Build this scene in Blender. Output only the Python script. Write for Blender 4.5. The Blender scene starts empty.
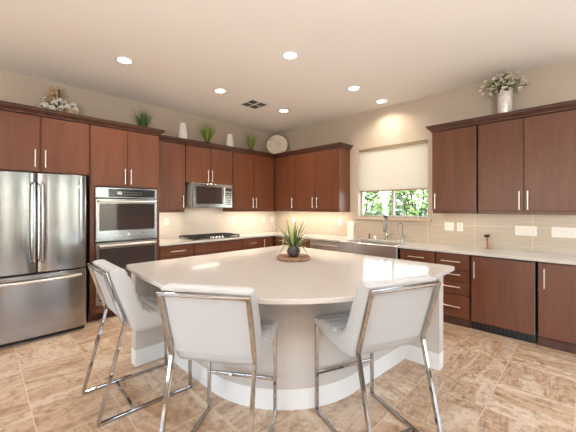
import bpy, bmesh, math, random
from mathutils import Vector, Matrix
random.seed(7)
S = bpy.context.scene
C = S.collection
PI = math.pi

# ------------------------------------------------------------------ camera
cd = bpy.data.cameras.new('camera')
cam = bpy.data.objects.new('camera', cd)
C.objects.link(cam)
cam.location = (-4.706, -4.965, 1.426)
cam.rotation_euler = (PI / 2, 0, -math.radians(45.03))
cd.sensor_width = 36
cd.lens = 304.93 / 576 * 36
cd.shift_x = (288 - 283.8) / 576
cd.shift_y = (207.3 - 216) / 576
cd.clip_start = 0.05
S.camera = cam

# ------------------------------------------------------------------ colour management
S.view_settings.view_transform = 'Standard'
S.view_settings.look = 'None'
S.view_settings.gamma = 1
S.view_settings.use_curve_mapping = False
S.view_settings.exposure = 0.08

# ------------------------------------------------------------------ world
W = bpy.data.worlds.new('sky')
S.world = W
W.use_nodes = True
wn = W.node_tree
bg = wn.nodes['Background']
sk = wn.nodes.new('ShaderNodeTexSky')
sk.sky_type = 'NISHITA'
sk.sun_disc = False
sk.sun_elevation = math.radians(50)
sk.sun_rotation = math.radians(215)
wn.links.new(sk.outputs[0], bg.inputs[0])
bg.inputs[1].default_value = 1.3


def light(name, kind, loc, energy, color, rot=(0, 0, 0), **kw):
    d = bpy.data.lights.new(name, kind)
    d.energy = energy
    d.color = color
    for k, v in kw.items():
        setattr(d, k, v)
    o = bpy.data.objects.new(name, d)
    C.objects.link(o)
    o.location = loc
    o.rotation_euler = rot
    return o


# the sun lights the garden outside the sink window
light('sun', 'SUN', (0, 0, 9), 9, (1, .95, .86), (math.radians(38), 0, math.radians(-55)), angle=.01)
# daylight arriving through the glazed openings behind and beside the camera
DAY = (0.86, 0.93, 1.0)
for x_, w_ in ((-4.25, .34), (-2.9, .46), (-1.6, .62)):
    light('daylight_rear', 'AREA', (x_, -8.02, 1.25), 8 * w_, DAY, (PI / 2, 0, 0), shape='RECTANGLE', size=w_, size_y=2.2)
light('daylight_patio', 'AREA', (.02, -6.55, 1.2), 40, DAY, (PI / 2, 0, PI / 2), shape='RECTANGLE', size=1.6, size_y=2.2)
# added fill light behind the camera, aimed up to brighten the ceiling
light('ceiling_fill', 'AREA', (-6.3, -6.6, .95), 350, (.98, .98, 1.0), (PI, 0, 0), shape='DISK', size=.7)
light('daylight_side', 'AREA', (-8.02, -3.6, 1.35), 22, (.93, .97, 1.0), (PI / 2, 0, -PI / 2), shape='RECTANGLE', size=3.2, size_y=2.1)
light('daylight_sink_window', 'AREA', (0.16, -2.695, 1.86), 8, DAY, (PI / 2, 0, PI / 2), shape='RECTANGLE', size=1.1, size_y=1.1)

CAN = (1.0, .86, .70)
CAN_W = 8
CAN_NEAR_W = 4
UNDER = (1.0, .85, .68)
UNDER_W = 5.2


# ------------------------------------------------------------------ materials
def mat(name, col, rough=.5, metal=0., **kw):
    m = bpy.data.materials.new(name)
    m.use_nodes = True
    b = m.node_tree.nodes['Principled BSDF']
    b.inputs['Base Color'].default_value = (*col, 1)
    b.inputs['Roughness'].default_value = rough
    b.inputs['Metallic'].default_value = metal
    for k, v in kw.items():
        b.inputs[k].default_value = v
    return m


def srgb(r, g, b):
    f = lambda c: (c / 255 / 12.92) if c / 255 <= .04045 else ((c / 255 + .055) / 1.055) ** 2.4
    return (f(r), f(g), f(b))


def nd(m, t, **kw):
    n = m.node_tree.nodes.new(t)
    for k, v in kw.items():
        setattr(n, k, v)
    return n


def lk(m, a, b):
    m.node_tree.links.new(a, b)


def bs(m):
    return m.node_tree.nodes['Principled BSDF']


def ramp(m, src, stops):
    r = nd(m, 'ShaderNodeValToRGB')
    e = r.color_ramp.elements
    while len(e) < len(stops):
        e.new(.5)
    for q, (p, c) in zip(e, stops):
        q.position = p
        q.color = (*c, 1)
    lk(m, src, r.inputs[0])
    return r


def wood(name, dark, mid, lite, scale=(12, 12, 1.1), rough=.36):
    m = mat(name, mid, rough)
    tc = nd(m, 'ShaderNodeTexCoord')
    oi = nd(m, 'ShaderNodeObjectInfo')
    va = nd(m, 'ShaderNodeVectorMath', operation='ADD')
    lk(m, tc.outputs['Object'], va.inputs[0])
    lk(m, oi.outputs['Random'], va.inputs[1])
    mp = nd(m, 'ShaderNodeMapping')
    mp.inputs['Scale'].default_value = scale
    lk(m, va.outputs[0], mp.inputs[0])
    n1 = nd(m, 'ShaderNodeTexNoise')
    n1.inputs['Scale'].default_value = 1.3
    n1.inputs['Detail'].default_value = 8
    n1.inputs['Roughness'].default_value = .62
    lk(m, mp.outputs[0], n1.inputs[0])
    n2 = nd(m, 'ShaderNodeTexNoise')
    n2.inputs['Scale'].default_value = 14
    n2.inputs['Detail'].default_value = 4
    lk(m, mp.outputs[0], n2.inputs[0])
    mx = nd(m, 'ShaderNodeMath', operation='MULTIPLY_ADD')
    mx.inputs[1].default_value = .3
    lk(m, n2.outputs[0], mx.inputs[0])
    lk(m, n1.outputs[0], mx.inputs[2])
    r = ramp(m, mx.outputs[0], [(.45, dark), (.62, mid), (.85, lite)])
    lk(m, r.outputs[0], bs(m).inputs['Base Color'])
    bs(m).inputs['Coat Weight'].default_value = .03
    bs(m).inputs['Specular IOR Level'].default_value = .5
    bs(m).inputs['Coat Roughness'].default_value = .25
    return m


M = {}
M['wood'] = wood('cherry_stained_maple', srgb(92, 52, 33), srgb(101, 58, 37), srgb(110, 65, 43))
M['crown'] = wood('crown_shaded_cherry', srgb(64, 37, 29), srgb(76, 44, 34), srgb(88, 53, 41), rough=.4)  # cabinet cherry darkened, so the crown's shade is in its colour
M['carcass'] = wood('dark_cabinet_carcass', srgb(52, 26, 21), srgb(66, 33, 27), srgb(78, 40, 32), rough=.45)
M['gap'] = mat('shadow_gap_black', srgb(22, 14, 13), .7)
M['toe'] = wood('toe_kick_brown', srgb(56, 32, 28), srgb(70, 42, 36), srgb(82, 50, 42), rough=.5)


def wall_mat(name, col, rough=.85):
    m = mat(name, col, rough)
    tc = nd(m, 'ShaderNodeTexCoord')
    n = nd(m, 'ShaderNodeTexNoise')
    n.inputs['Scale'].default_value = 45
    n.inputs['Detail'].default_value = 3
    lk(m, tc.outputs['Object'], n.inputs[0])
    bp = nd(m, 'ShaderNodeBump')
    bp.inputs['Strength'].default_value = .08
    bp.inputs['Distance'].default_value = .01
    lk(m, n.outputs[0], bp.inputs['Height'])
    lk(m, bp.outputs[0], bs(m).inputs['Normal'])
    return m


M['wall'] = wall_mat('wall_beige_paint', srgb(194, 181, 164))
M['wall_rear_dark'] = wall_mat('rear_wall_darkened_taupe', srgb(96, 88, 80))  # unseen rear wall, darkened to dim its reflection in the refrigerator
M['ceiling'] = wall_mat('ceiling_paint', srgb(240, 236, 230))
M['island'] = wall_mat('island_taupe_paint', srgb(190, 182, 175), .75)
M['white_trim'] = mat('white_trim_paint', srgb(222, 221, 218), .45)
M['white_gloss'] = mat('white_ceramic', srgb(238, 236, 232), .25)
M['plastic'] = mat('white_plastic', srgb(240, 236, 228), .4)


def quartz():
    m = mat('white_quartz', srgb(226, 216, 206), .09)
    tc = nd(m, 'ShaderNodeTexCoord')
    n = nd(m, 'ShaderNodeTexNoise')
    n.inputs['Scale'].default_value = 120
    n.inputs['Detail'].default_value = 3
    lk(m, tc.outputs['Object'], n.inputs[0])
    r = ramp(m, n.outputs[0], [(.35, srgb(190, 185, 180)), (.5, srgb(198, 194, 190)), (.72, srgb(206, 203, 200))])
    lk(m, r.outputs[0], bs(m).inputs['Base Color'])
    return m


M['quartz'] = quartz()


def floor_mat():
    m = mat('travertine_look_floor_tile', srgb(196, 170, 142), .32)
    T = .457
    ge = nd(m, 'ShaderNodeNewGeometry')
    sx = nd(m, 'ShaderNodeSeparateXYZ')
    lk(m, ge.outputs['Position'], sx.inputs[0])

    def ma(op, a, b=None, c=None):
        n = nd(m, 'ShaderNodeMath', operation=op)
        for i, v in enumerate((a, b, c)):
            if v is None:
                continue
            if isinstance(v, (int, float)):
                n.inputs[i].default_value = v
            else:
                lk(m, v, n.inputs[i])
        return n.outputs[0]
    u = ma('DIVIDE', ma('ADD', sx.outputs[0], 4.445 + T * 20), T)
    v = ma('DIVIDE', ma('ADD', sx.outputs[1], 4.443 + T * 20), T)
    fu, fv = ma('FRACT', u), ma('FRACT', v)
    iu, iv = ma('FLOOR', u), ma('FLOOR', v)
    cx = nd(m, 'ShaderNodeCombineXYZ')
    lk(m, iu, cx.inputs[0])
    lk(m, iv, cx.inputs[1])
    wnz = nd(m, 'ShaderNodeTexWhiteNoise')
    lk(m, cx.outputs[0], wnz.inputs[0])
    off = nd(m, 'ShaderNodeVectorMath', operation='SCALE')
    lk(m, wnz.outputs['Color'], off.inputs[0])
    off.inputs['Scale'].default_value = 30
    pos = nd(m, 'ShaderNodeVectorMath', operation='ADD')
    lk(m, ge.outputs['Position'], pos.inputs[0])
    lk(m, off.outputs[0], pos.inputs[1])
    outs = []
    for sc in ((.8, 3.4, 1), (3.4, .8, 1)):
        mp = nd(m, 'ShaderNodeMapping')
        mp.inputs['Scale'].default_value = sc
        lk(m, pos.outputs[0], mp.inputs[0])
        n = nd(m, 'ShaderNodeTexNoise')
        n.inputs['Scale'].default_value = 1.35
        n.inputs['Detail'].default_value = 9
        n.inputs['Roughness'].default_value = .56
        n.inputs['Distortion'].default_value = 1.1
        lk(m, mp.outputs[0], n.inputs[0])
        outs.append(n.outputs[0])
    sel = ma('GREATER_THAN', wnz.outputs['Value'], .55)
    mixf = nd(m, 'ShaderNodeMix')
    lk(m, sel, mixf.inputs['Factor'])
    lk(m, outs[0], mixf.inputs['A'])
    lk(m, outs[1], mixf.inputs['B'])
    big = mixf.outputs['Result']
    r = ramp(m, big, [(.30, srgb(148, 116, 92)), (.40, srgb(182, 152, 124)), (.47, srgb(199, 174, 148)), (.50, srgb(176, 147, 121)), (.53, srgb(200, 178, 154)),
                      (.62, srgb(214, 197, 176)), (.74, srgb(190, 164, 138))])
    n3 = nd(m, 'ShaderNodeTexNoise')
    n3.inputs['Scale'].default_value = 22
    n3.inputs['Detail'].default_value = 6
    lk(m, pos.outputs[0], n3.inputs[0])
    pit = ramp(m, n3.outputs[0], [(.36, srgb(196, 186, 176)), (.52, (1, 1, 1)), (.8, (1, 1, 1))])
    mul = nd(m, 'ShaderNodeMix', data_type='RGBA', blend_type='MULTIPLY')
    mul.inputs['Factor'].default_value = .6
    lk(m, r.outputs[0], mul.inputs['A'])
    lk(m, pit.outputs[0], mul.inputs['B'])
    tv = ramp(m, wnz.outputs['Value'], [(0, srgb(238, 234, 232)), (1, (1, 1, 1))])
    mul2 = nd(m, 'ShaderNodeMix', data_type='RGBA', blend_type='MULTIPLY')
    mul2.inputs['Factor'].default_value = 1
    lk(m, mul.outputs['Result'], mul2.inputs['A'])
    lk(m, tv.outputs[0], mul2.inputs['B'])
    g = .007
    e = ma('MINIMUM', ma('MINIMUM', fu, ma('SUBTRACT', 1, fu)), ma('MINIMUM', fv, ma('SUBTRACT', 1, fv)))
    gr = ma('LESS_THAN', e, g)
    gm = nd(m, 'ShaderNodeMix', data_type='RGBA')
    lk(m, gr, gm.inputs['Factor'])
    lk(m, mul2.outputs['Result'], gm.inputs['A'])
    gm.inputs['B'].default_value = (*srgb(202, 182, 158), 1)
    lk(m, gm.outputs['Result'], bs(m).inputs['Base Color'])
    bp = nd(m, 'ShaderNodeBump')
    bp.inputs['Strength'].default_value = .25
    bp.inputs['Distance'].default_value = .004
    lk(m, ma('SUBTRACT', 1, gr), bp.inputs['Height'])
    lk(m, bp.outputs[0], bs(m).inputs['Normal'])
    rr = ma('MULTIPLY_ADD', n3.outputs[0], .25, .2)
    lk(m, rr, bs(m).inputs['Roughness'])
    return m


M['floor'] = floor_mat()


def tile_mat(axis):
    """large linear beige wall tile; axis is the run direction (0 = x, 1 = y)"""
    m = mat('backsplash_tile_%d' % axis, srgb(206, 190, 170), .22)
    ge = nd(m, 'ShaderNodeNewGeometry')
    sx = nd(m, 'ShaderNodeSeparateXYZ')
    lk(m, ge.outputs['Position'], sx.inputs[0])

    def ma(op, a, b=None):
        n = nd(m, 'ShaderNodeMath', operation=op)
        for i, v in enumerate((a, b)):
            if v is None:
                continue
            if isinstance(v, (int, float)):
                n.inputs[i].default_value = v
            else:
                lk(m, v, n.inputs[i])
        return n.outputs[0]
    fu = ma('FRACT', ma('DIVIDE', ma('ADD', sx.outputs[axis], 3.284 + .605 * 20), .605))
    fv = ma('FRACT', ma('DIVIDE', ma('ADD', sx.outputs[2], -1.18 + 3.05), .305))
    a = ma('LESS_THAN', fu, .006)
    b = ma('LESS_THAN', fv, .011)
    gr = ma('MAXIMUM', a, b)
    mp = nd(m, 'ShaderNodeMapping')
    mp.inputs['Scale'].default_value = (1.5, 1.5, 60)
    lk(m, ge.outputs['Position'], mp.inputs[0])
    n = nd(m, 'ShaderNodeTexNoise')
    n.inputs['Scale'].default_value = 2
    n.inputs['Detail'].default_value = 3
    lk(m, mp.outputs[0], n.inputs[0])
    r = ramp(m, n.outputs[0], [(.3, srgb(210, 199, 186)), (.7, srgb(223, 214, 203))] if axis == 0 else [(.3, srgb(184, 169, 151)), (.7, srgb(198, 184, 167))])  # same tile on both walls; brighter and dimmer light painted into the tone
    gm = nd(m, 'ShaderNodeMix', data_type='RGBA')
    lk(m, gr, gm.inputs['Factor'])
    lk(m, r.outputs[0], gm.inputs['A'])
    gm.inputs['B'].default_value = (*srgb(232, 222, 206), 1)
    lk(m, gm.outputs['Result'], bs(m).inputs['Base Color'])
    return m


M['tile_x_lit'] = tile_mat(0)
M['tile_y_shaded'] = tile_mat(1)


def steel(name, col=(.38, .38, .385), rough=.17, brush=(60, 60, 1.2)):
    m = mat(name, col, rough, 1.0)
    tc = nd(m, 'ShaderNodeTexCoord')
    mp = nd(m, 'ShaderNodeMapping')
    mp.inputs['Scale'].default_value = brush
    lk(m, tc.outputs['Object'], mp.inputs[0])
    n = nd(m, 'ShaderNodeTexNoise')
    n.inputs['Scale'].default_value = 3
    n.inputs['Detail'].default_value = 4
    lk(m, mp.outputs[0], n.inputs[0])
    mr = nd(m, 'ShaderNodeMapRange')
    mr.inputs['To Min'].default_value = rough - .06
    mr.inputs['To Max'].default_value = rough + .1
    lk(m, n.outputs[0], mr.inputs[0])
    lk(m, mr.outputs[0], bs(m).inputs['Roughness'])
    return m


M['steel'] = steel('brushed_stainless')
M['steel_v'] = steel('brushed_stainless_horizontal', brush=(1.2, 1.2, 60))
M['satin_steel'] = mat('satin_steel_side', (.66, .65, .63), .5, .6)
M['sink_steel'] = steel('warm_sink_steel', (.74, .70, .66), .3, (1.2, 1.2, 60))
M['nickel'] = mat('satin_nickel', (.80, .77, .73), .28, 1.0)
M['chrome'] = mat('polished_chrome', (.48, .465, .45), .06, 1.0)
M['black_glass'] = mat('black_oven_glass', srgb(58, 48, 47), .05, 0, **{'Specular IOR Level': .5})
M['black'] = mat('black_plastic', srgb(24, 23, 24), .4)
M['iron'] = mat('cast_iron', srgb(40, 36, 36), .5, .3)
M['display'] = mat('dark_display', srgb(40, 38, 42), .15)
M['leather'] = mat('white_leather', srgb(184, 185, 186), .40)
M['leather_back'] = mat('white_leather_back', srgb(180, 182, 185), .5)
M['leaf'] = mat('spider_plant_leaf', srgb(78, 96, 46), .45)
M['leaf_pale'] = mat('pale_leaf_edge', srgb(168, 176, 110), .45)
M['grass'] = mat('grass_blade', srgb(128, 150, 62), .55)
M['grass_dark'] = mat('dark_grass_blade', srgb(82, 112, 58), .55)
M['soil'] = mat('soil', srgb(50, 38, 30), .9)
M['stem'] = mat('brown_twig', srgb(84, 66, 40), .7)
M['petal'] = mat('white_petal', srgb(236, 232, 222), .6)
M['petal_cream'] = mat('cream_petal', srgb(224, 220, 178), .6)
M['petal_blush'] = mat('blush_petal', srgb(206, 172, 140), .6)
M['green_dark'] = mat('dark_leaf', srgb(92, 108, 58), .55)
M['bronze'] = mat('copper_stand', srgb(150, 98, 66), .35, .8)
M['dark_chrome'] = mat('dark_chrome', (.30, .28, .27), .15, 1.0)
M['shade_rail'] = mat('shade_rail_tan', srgb(150, 132, 106), .5)
M['sill'] = mat('stone_sill', srgb(196, 174, 150), .3)
M['vinyl'] = mat('window_vinyl', srgb(188, 178, 164), .4)
M['paper'] = mat('paper_towel', srgb(240, 234, 224), .9)
M['grey_metal'] = mat('grey_louver', srgb(120, 112, 104), .5)
M['grey_vent'] = mat('vent_shadow', srgb(50, 45, 40), .7)
M['drywood'] = wood('rustic_tray_wood', srgb(108, 76, 56), srgb(140, 104, 80), srgb(168, 132, 104), (14, 14, 14), .6)


def noise_mat(name, c1, c2, scale, rough=.5, metal=0., lo=.4, hi=.6):
    m = mat(name, c1, rough, metal)
    tc = nd(m, 'ShaderNodeTexCoord')
    n = nd(m, 'ShaderNodeTexNoise')
    n.inputs['Scale'].default_value = scale
    n.inputs['Detail'].default_value = 5
    lk(m, tc.outputs['Object'], n.inputs[0])
    r = ramp(m, n.outputs[0], [(lo, c1), (hi, c2)])
    lk(m, r.outputs[0], bs(m).inputs['Base Color'])
    return m


M['pot'] = noise_mat('dark_stone_pot', srgb(56, 50, 52), srgb(92, 84, 84), 18, .55)
M['mercury'] = noise_mat('mercury_glass', srgb(206, 204, 202), srgb(244, 242, 238), 60, .25, .35)
M['platter'] = noise_mat('marbled_platter', srgb(236, 224, 204), srgb(190, 174, 154), 9, .3, 0, .5, .72)
M['rim'] = mat('dark_platter_rim', srgb(84, 68, 54), .4, .4)
M['hedge'] = noise_mat('hedge_leaves', srgb(70, 104, 42), srgb(136, 168, 84), 3, .6)
M['hedge_pale'] = noise_mat('pale_hedge_leaves', srgb(116, 150, 76), srgb(176, 200, 128), 3, .6)
M['ground'] = noise_mat('garden_gravel', srgb(176, 164, 146), srgb(200, 190, 172), 8, .9)
M['stucco'] = wall_mat('garden_wall_stucco', srgb(206, 206, 200))
M['knob'] = mat('brushed_knob', (.75, .73, .70), .25, 1.0)


def emis(name, col, s):
    m = mat(name, col, .5)
    bs(m).inputs['Emission Color'].default_value = (*col, 1)
    bs(m).inputs['Emission Strength'].default_value = s
    return m


M['lamp'] = emis('can_light_bulb', (1, .93, .82), 9)
M['led'] = emis('under_cabinet_led', (1, .82, .58), 2)


def glass(name, tint=(1, 1, 1), alpha=.12):
    m = bpy.data.materials.new(name)
    m.use_nodes = True
    t = m.node_tree
    t.nodes.clear()
    out = t.nodes.new('ShaderNodeOutputMaterial')
    tr = t.nodes.new('ShaderNodeBsdfTransparent')
    tr.inputs[0].default_value = (*tint, 1)
    gl = t.nodes.new('ShaderNodeBsdfGlossy')
    gl.inputs['Roughness'].default_value = .02
    mx = t.nodes.new('ShaderNodeMixShader')
    mx.inputs[0].default_value = alpha
    t.links.new(tr.outputs[0], mx.inputs[1])
    t.links.new(gl.outputs[0], mx.inputs[2])
    t.links.new(mx.outputs[0], out.inputs[0])
    return m


M['glass'] = glass('window_glass', (.97, .98, .97), .06)


def shade_mat():
    m = bpy.data.materials.new('cellular_shade_fabric')
    m.use_nodes = True
    t = m.node_tree
    b = t.nodes['Principled BSDF']
    b.inputs['Base Color'].default_value = (*srgb(220, 214, 200), 1)
    b.inputs['Roughness'].default_value = .9
    out = t.nodes['Material Output']
    tr = t.nodes.new('ShaderNodeBsdfTranslucent')
    tr.inputs[0].default_value = (*srgb(238, 230, 220), 1)
    mx = t.nodes.new('ShaderNodeMixShader')
    mx.inputs[0].default_value = .3
    t.links.new(b.outputs[0], mx.inputs[1])
    t.links.new(tr.outputs[0], mx.inputs[2])
    t.links.new(mx.outputs[0], out.inputs[0])
    return m


M['shade'] = shade_mat()


# ------------------------------------------------------------------ mesh helpers
def BM():
    return bmesh.new()


def box(bm, x0, y0, z0, x1, y1, z1):
    x0, x1 = sorted((x0, x1)); y0, y1 = sorted((y0, y1)); z0, z1 = sorted((z0, z1))
    v = [bm.verts.new(p) for p in ((x0, y0, z0), (x1, y0, z0), (x1, y1, z0), (x0, y1, z0),
                                   (x0, y0, z1), (x1, y0, z1), (x1, y1, z1), (x0, y1, z1))]
    for f in ((0, 3, 2, 1), (4, 5, 6, 7), (0, 1, 5, 4), (1, 2, 6, 5), (2, 3, 7, 6), (3, 0, 4, 7)):
        bm.faces.new([v[i] for i in f])
    return bm


def tube(bm, pts, r, n=10, closed=False, square=False, radii=None):
    pts = [Vector(p) for p in pts]
    k = len(pts)
    rings = []
    ref = None
    for i, p in enumerate(pts):
        a = pts[i - 1] if (i or closed) else None
        b = pts[(i + 1) % k] if (i < k - 1 or closed) else None
        d1 = (p - a).normalized() if a is not None else (b - p).normalized()
        d2 = (b - p).normalized() if b is not None else d1
        t = (d1 + d2)
        t = t.normalized() if t.length > 1e-6 else d1
        if ref is None:
            up = Vector((0, 0, 1)) if abs(t.z) < .9 else Vector((0, 1, 0))
            ref = (up - t * up.dot(t)).normalized()
        else:
            ref = (ref - t * ref.dot(t))
            if ref.length < 1e-5:
                ref = Vector((1, 0, 0)) - t * t.x
            ref = ref.normalized()
        bi = t.cross(ref)
        c = max(.35, d1.dot(t))
        rr = radii[i] if radii else r
        ring = []
        m = 4 if square else n
        bend = (d2 - d1)
        bend = bend - t * bend.dot(t)
        for j in range(m):
            an = 2 * PI * (j + (.5 if square else 0)) / m
            off = (ref * math.cos(an) + bi * math.sin(an)) * rr * (1.4142 if square else 1)
            if bend.length > 1e-4 and c < .999:
                bd = bend.normalized()
                off += bd * off.dot(bd) * (1 / c - 1)
            ring.append(bm.verts.new(p + off))
        rings.append(ring)
    m = len(rings[0])
    for i in range(k if closed else k - 1):
        A, B_ = rings[i], rings[(i + 1) % k]
        for j in range(m):
            bm.faces.new([A[j], A[(j + 1) % m], B_[(j + 1) % m], B_[j]])
    if not closed:
        bm.faces.new(list(reversed(rings[0])))
        bm.faces.new(rings[-1])
    return bm


def lathe(bm, prof, c=(0, 0, 0), n=32, mtx=None, sq=1.0):
    """prof: list of (radius, height) bottom to top"""
    rings = []
    for r, h in prof:
        ring = []
        for j in range(n):
            a = 2 * PI * j / n
            p = Vector((r * math.cos(a), r * sq * math.sin(a), h))
            if mtx:
                p = mtx @ p
            ring.append(bm.verts.new(p + Vector(c)))
        rings.append(ring)
    for A, B_ in zip(rings, rings[1:]):
        for j in range(n):
            bm.faces.new([A[j], A[(j + 1) % n], B_[(j + 1) % n], B_[j]])
    if prof[0][0] > 1e-5:
        bm.faces.new(list(reversed(rings[0])))
    if prof[-1][0] > 1e-5:
        bm.faces.new(rings[-1])
    bmesh.ops.remove_doubles(bm, verts=bm.verts, dist=1e-6)
    return bm


def prism(bm, poly, z0, z1):
    a = [bm.verts.new((x, y, z0)) for x, y in poly]
    b = [bm.verts.new((x, y, z1)) for x, y in poly]
    k = len(poly)
    bm.faces.new(list(reversed(a)))
    bm.faces.new(b)
    for i in range(k):
        bm.faces.new([a[i], a[(i + 1) % k], b[(i + 1) % k], b[i]])
    return bm


def extrude_profile(bm, prof, path, closed=False):
    """prof: (out, z) pairs, swept along xy path with mitred corners; out is to the right of travel"""
    k = len(path)
    rings = []
    for i, p in enumerate(path):
        p = Vector(p)
        a = Vector(path[i - 1]) if (i or closed) else None
        b = Vector(path[(i + 1) % k]) if (i < k - 1 or closed) else None
        d1 = (p - a).normalized() if a is not None else (b - p).normalized()
        d2 = (b - p).normalized() if b is not None else d1
        n1 = Vector((d1.y, -d1.x)); n2 = Vector((d2.y, -d2.x))
        n = (n1 + n2).normalized()
        s = 1 / max(.3, n.dot(n1))
        rings.append([bm.verts.new((p.x + n.x * s * o, p.y + n.y * s * o, z)) for o, z in prof])
    m = len(prof)
    for i in range(k if closed else k - 1):
        A, B_ = rings[i], rings[(i + 1) % k]
        for j in range(m):
            bm.faces.new([A[j], A[(j + 1) % m], B_[(j + 1) % m], B_[j]])
    if not closed:
        bm.faces.new(list(reversed(rings[0])))
        bm.faces.new(rings[-1])
    return bm


def wloc(o):
    v = Vector((0, 0, 0))
    while o is not None:
        v += o.location
        o = o.parent
    return v


def obj(name, bm, m, parent=None, bevel=0, smooth=False, seg=2, label=None):
    bmesh.ops.recalc_face_normals(bm, faces=bm.faces)
    if parent is not None:
        bmesh.ops.translate(bm, verts=bm.verts, vec=-wloc(parent))
    me = bpy.data.meshes.new(name)
    bm.to_mesh(me)
    bm.free()
    mats = m if isinstance(m, (list, tuple)) else [m]
    for q in mats:
        me.materials.append(M[q] if isinstance(q, str) else q)
    o = bpy.data.objects.new(name, me)
    C.objects.link(o)
    if parent is not None:
        o.parent = parent
    if smooth:
        me.polygons.foreach_set('use_smooth', [True] * len(me.polygons))
        try:
            me.set_sharp_from_angle(angle=math.radians(42))
        except Exception:
            pass
    if bevel:
        b = o.modifiers.new('bevel', 'BEVEL')
        b.width = bevel
        b.segments = seg
        b.limit_method = 'ANGLE'
        b.angle_limit = math.radians(40)
    if label:
        o['label'] = label
    return o


def thing(name, label, cat, loc=(0, 0, 0), group=None):
    o = bpy.data.objects.new(name, None)
    o.empty_display_size = .1
    C.objects.link(o)
    o.location = loc
    return tag(o, label, cat, group)


def tag(o, label, cat, group=None):
    o['label'] = label
    o['category'] = cat
    if group:
        o['group'] = group
    return o


def struct(name, bm, m, **kw):
    o = obj(name, bm, m, **kw)
    if kw.get('parent') is None:
        o['kind'] = 'structure'
    return o


def copy_tree(o, parent=None):
    c = o.copy()
    C.objects.link(c)
    if parent is not None:
        c.parent = parent
    for ch in list(o.children):
        copy_tree(ch, c)
    return c


# ------------------------------------------------------------------ room shell
H = 3.07
X0, Y0 = -8.0, -8.0
CT = .90            # counter top height
struct('floor', box(BM(), X0, Y0, -.1, 0, 0, 0), 'floor')
struct('ceiling', box(BM(), X0 - .15, Y0 - .15, H, .15, .15, H + .12), 'ceiling')
struct('wall_left', box(BM(), X0 - .15, 0, -.1, .15, .15, H), 'wall')
WY0, WY1, WZ0, WZ1 = -3.28, -2.11, 1.258, 2.43
w = BM()
box(w, 0, WY1, -.1, .15, 0, H); box(w, 0, -5.7, -.1, .15, WY0, H)
box(w, 0, Y0, -.1, .15, -7.4, H); box(w, 0, -7.4, 2.35, .15, -5.7, H)
box(w, 0, WY0, -.1, .15, WY1, WZ0); box(w, 0, WY0, WZ1, .15, WY1, H)
struct('wall_right', w, 'wall')
w = BM()      # wall behind the camera with three tall narrow windows
REAR = [(-4.45, -4.05), (-3.16, -2.64), (-1.94, -1.26)]
px_ = X0
for a_, c_ in REAR + [(.15, .15)]:
    box(w, px_, Y0 - .15, -.1, a_, Y0, H)
    px_ = c_
for a_, c_ in REAR:
    box(w, a_, Y0 - .15, -.1, c_, Y0, .12)
    box(w, a_, Y0 - .15, 2.38, c_, Y0, H)
struct('wall_rear', w, 'wall_rear_dark')
w = BM()
box(w, X0 - .15, Y0 - .15, -.1, X0, -5.3, H); box(w, X0 - .15, -1.9, -.1, X0, .15, H)
box(w, X0 - .15, -5.3, 2.45, X0, -1.9, H); box(w, X0 - .15, -5.3, -.1, X0, -1.9, .25)
struct('wall_side', w, 'wall')


def frame_window(name, axis, a0, a1, z0, z1, c, d=.05, t=.05, bars=1, m='vinyl'):
    b = BM()

    def bb(p0, p1, q0, q1):
        if axis == 'x':
            box(b, p0, c, q0, p1, c + d, q1)
        else:
            box(b, c, p0, q0, c + d, p1, q1)
    bb(a0, a1, z0, z0 + t); bb(a0, a1, z1 - t, z1)
    bb(a0, a0 + t, z0 + t, z1 - t); bb(a1 - t, a1, z0 + t, z1 - t)
    for i in range(bars):
        q = a0 + (a1 - a0) * (i + 1) / (bars + 1)
        bb(q - t * .6, q + t * .6, z0 + t, z1 - t)
    o = struct(name, b, m, bevel=.004)
    g = BM()
    if axis == 'x':
        box(g, a0 + t, c + d * .4, z0 + t, a1 - t, c + d * .6, z1 - t)
    else:
        box(g, c + d * .4, a0 + t, z0 + t, c + d * .6, a1 - t, z1 - t)
    obj('pane', g, 'glass', o)
    return o


frame_window('window_1', 'y', WY0, WY1, WZ0, WZ1, .085, .05, .034, 1)
for k_, (a_, c_) in enumerate(REAR):
    frame_window('window_%d' % (k_ + 3), 'x', a_, c_, .12, 2.38, Y0 - .10, .06, .03, 0)
frame_window('door_1', 'y', -7.4, -5.7, 0, 2.35, .06, .06, .06, 1)
frame_window('window_2', 'y', -5.3, -1.9, .25, 2.45, X0 - .12, .06, .07, 2)
s_ = struct('trim_1', box(BM(), -.045, -3.34, 1.213, .085, -2.05, 1.258), 'sill', bevel=.008)

# tile backsplash
struct('wall_backsplash_left', box(BM(), -2.882, -.008, CT - .03, -.008, 0, 1.42), 'tile_x_lit')
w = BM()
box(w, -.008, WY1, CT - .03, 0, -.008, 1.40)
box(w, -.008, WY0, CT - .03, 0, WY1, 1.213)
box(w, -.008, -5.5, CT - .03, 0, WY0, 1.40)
struct('wall_backsplash_right', w, 'tile_y_shaded')

# ------------------------------------------------------------------ cabinets
DT = .02     # door thickness


def slab(axis, a0, a1, z0, z1, front, t=DT):
    b = BM()
    if axis == 'A':
        box(b, a0, front, z0, a1, front + t, z1)
    else:
        box(b, front, a0, z0, front + t, a1, z1)
    return b


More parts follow.
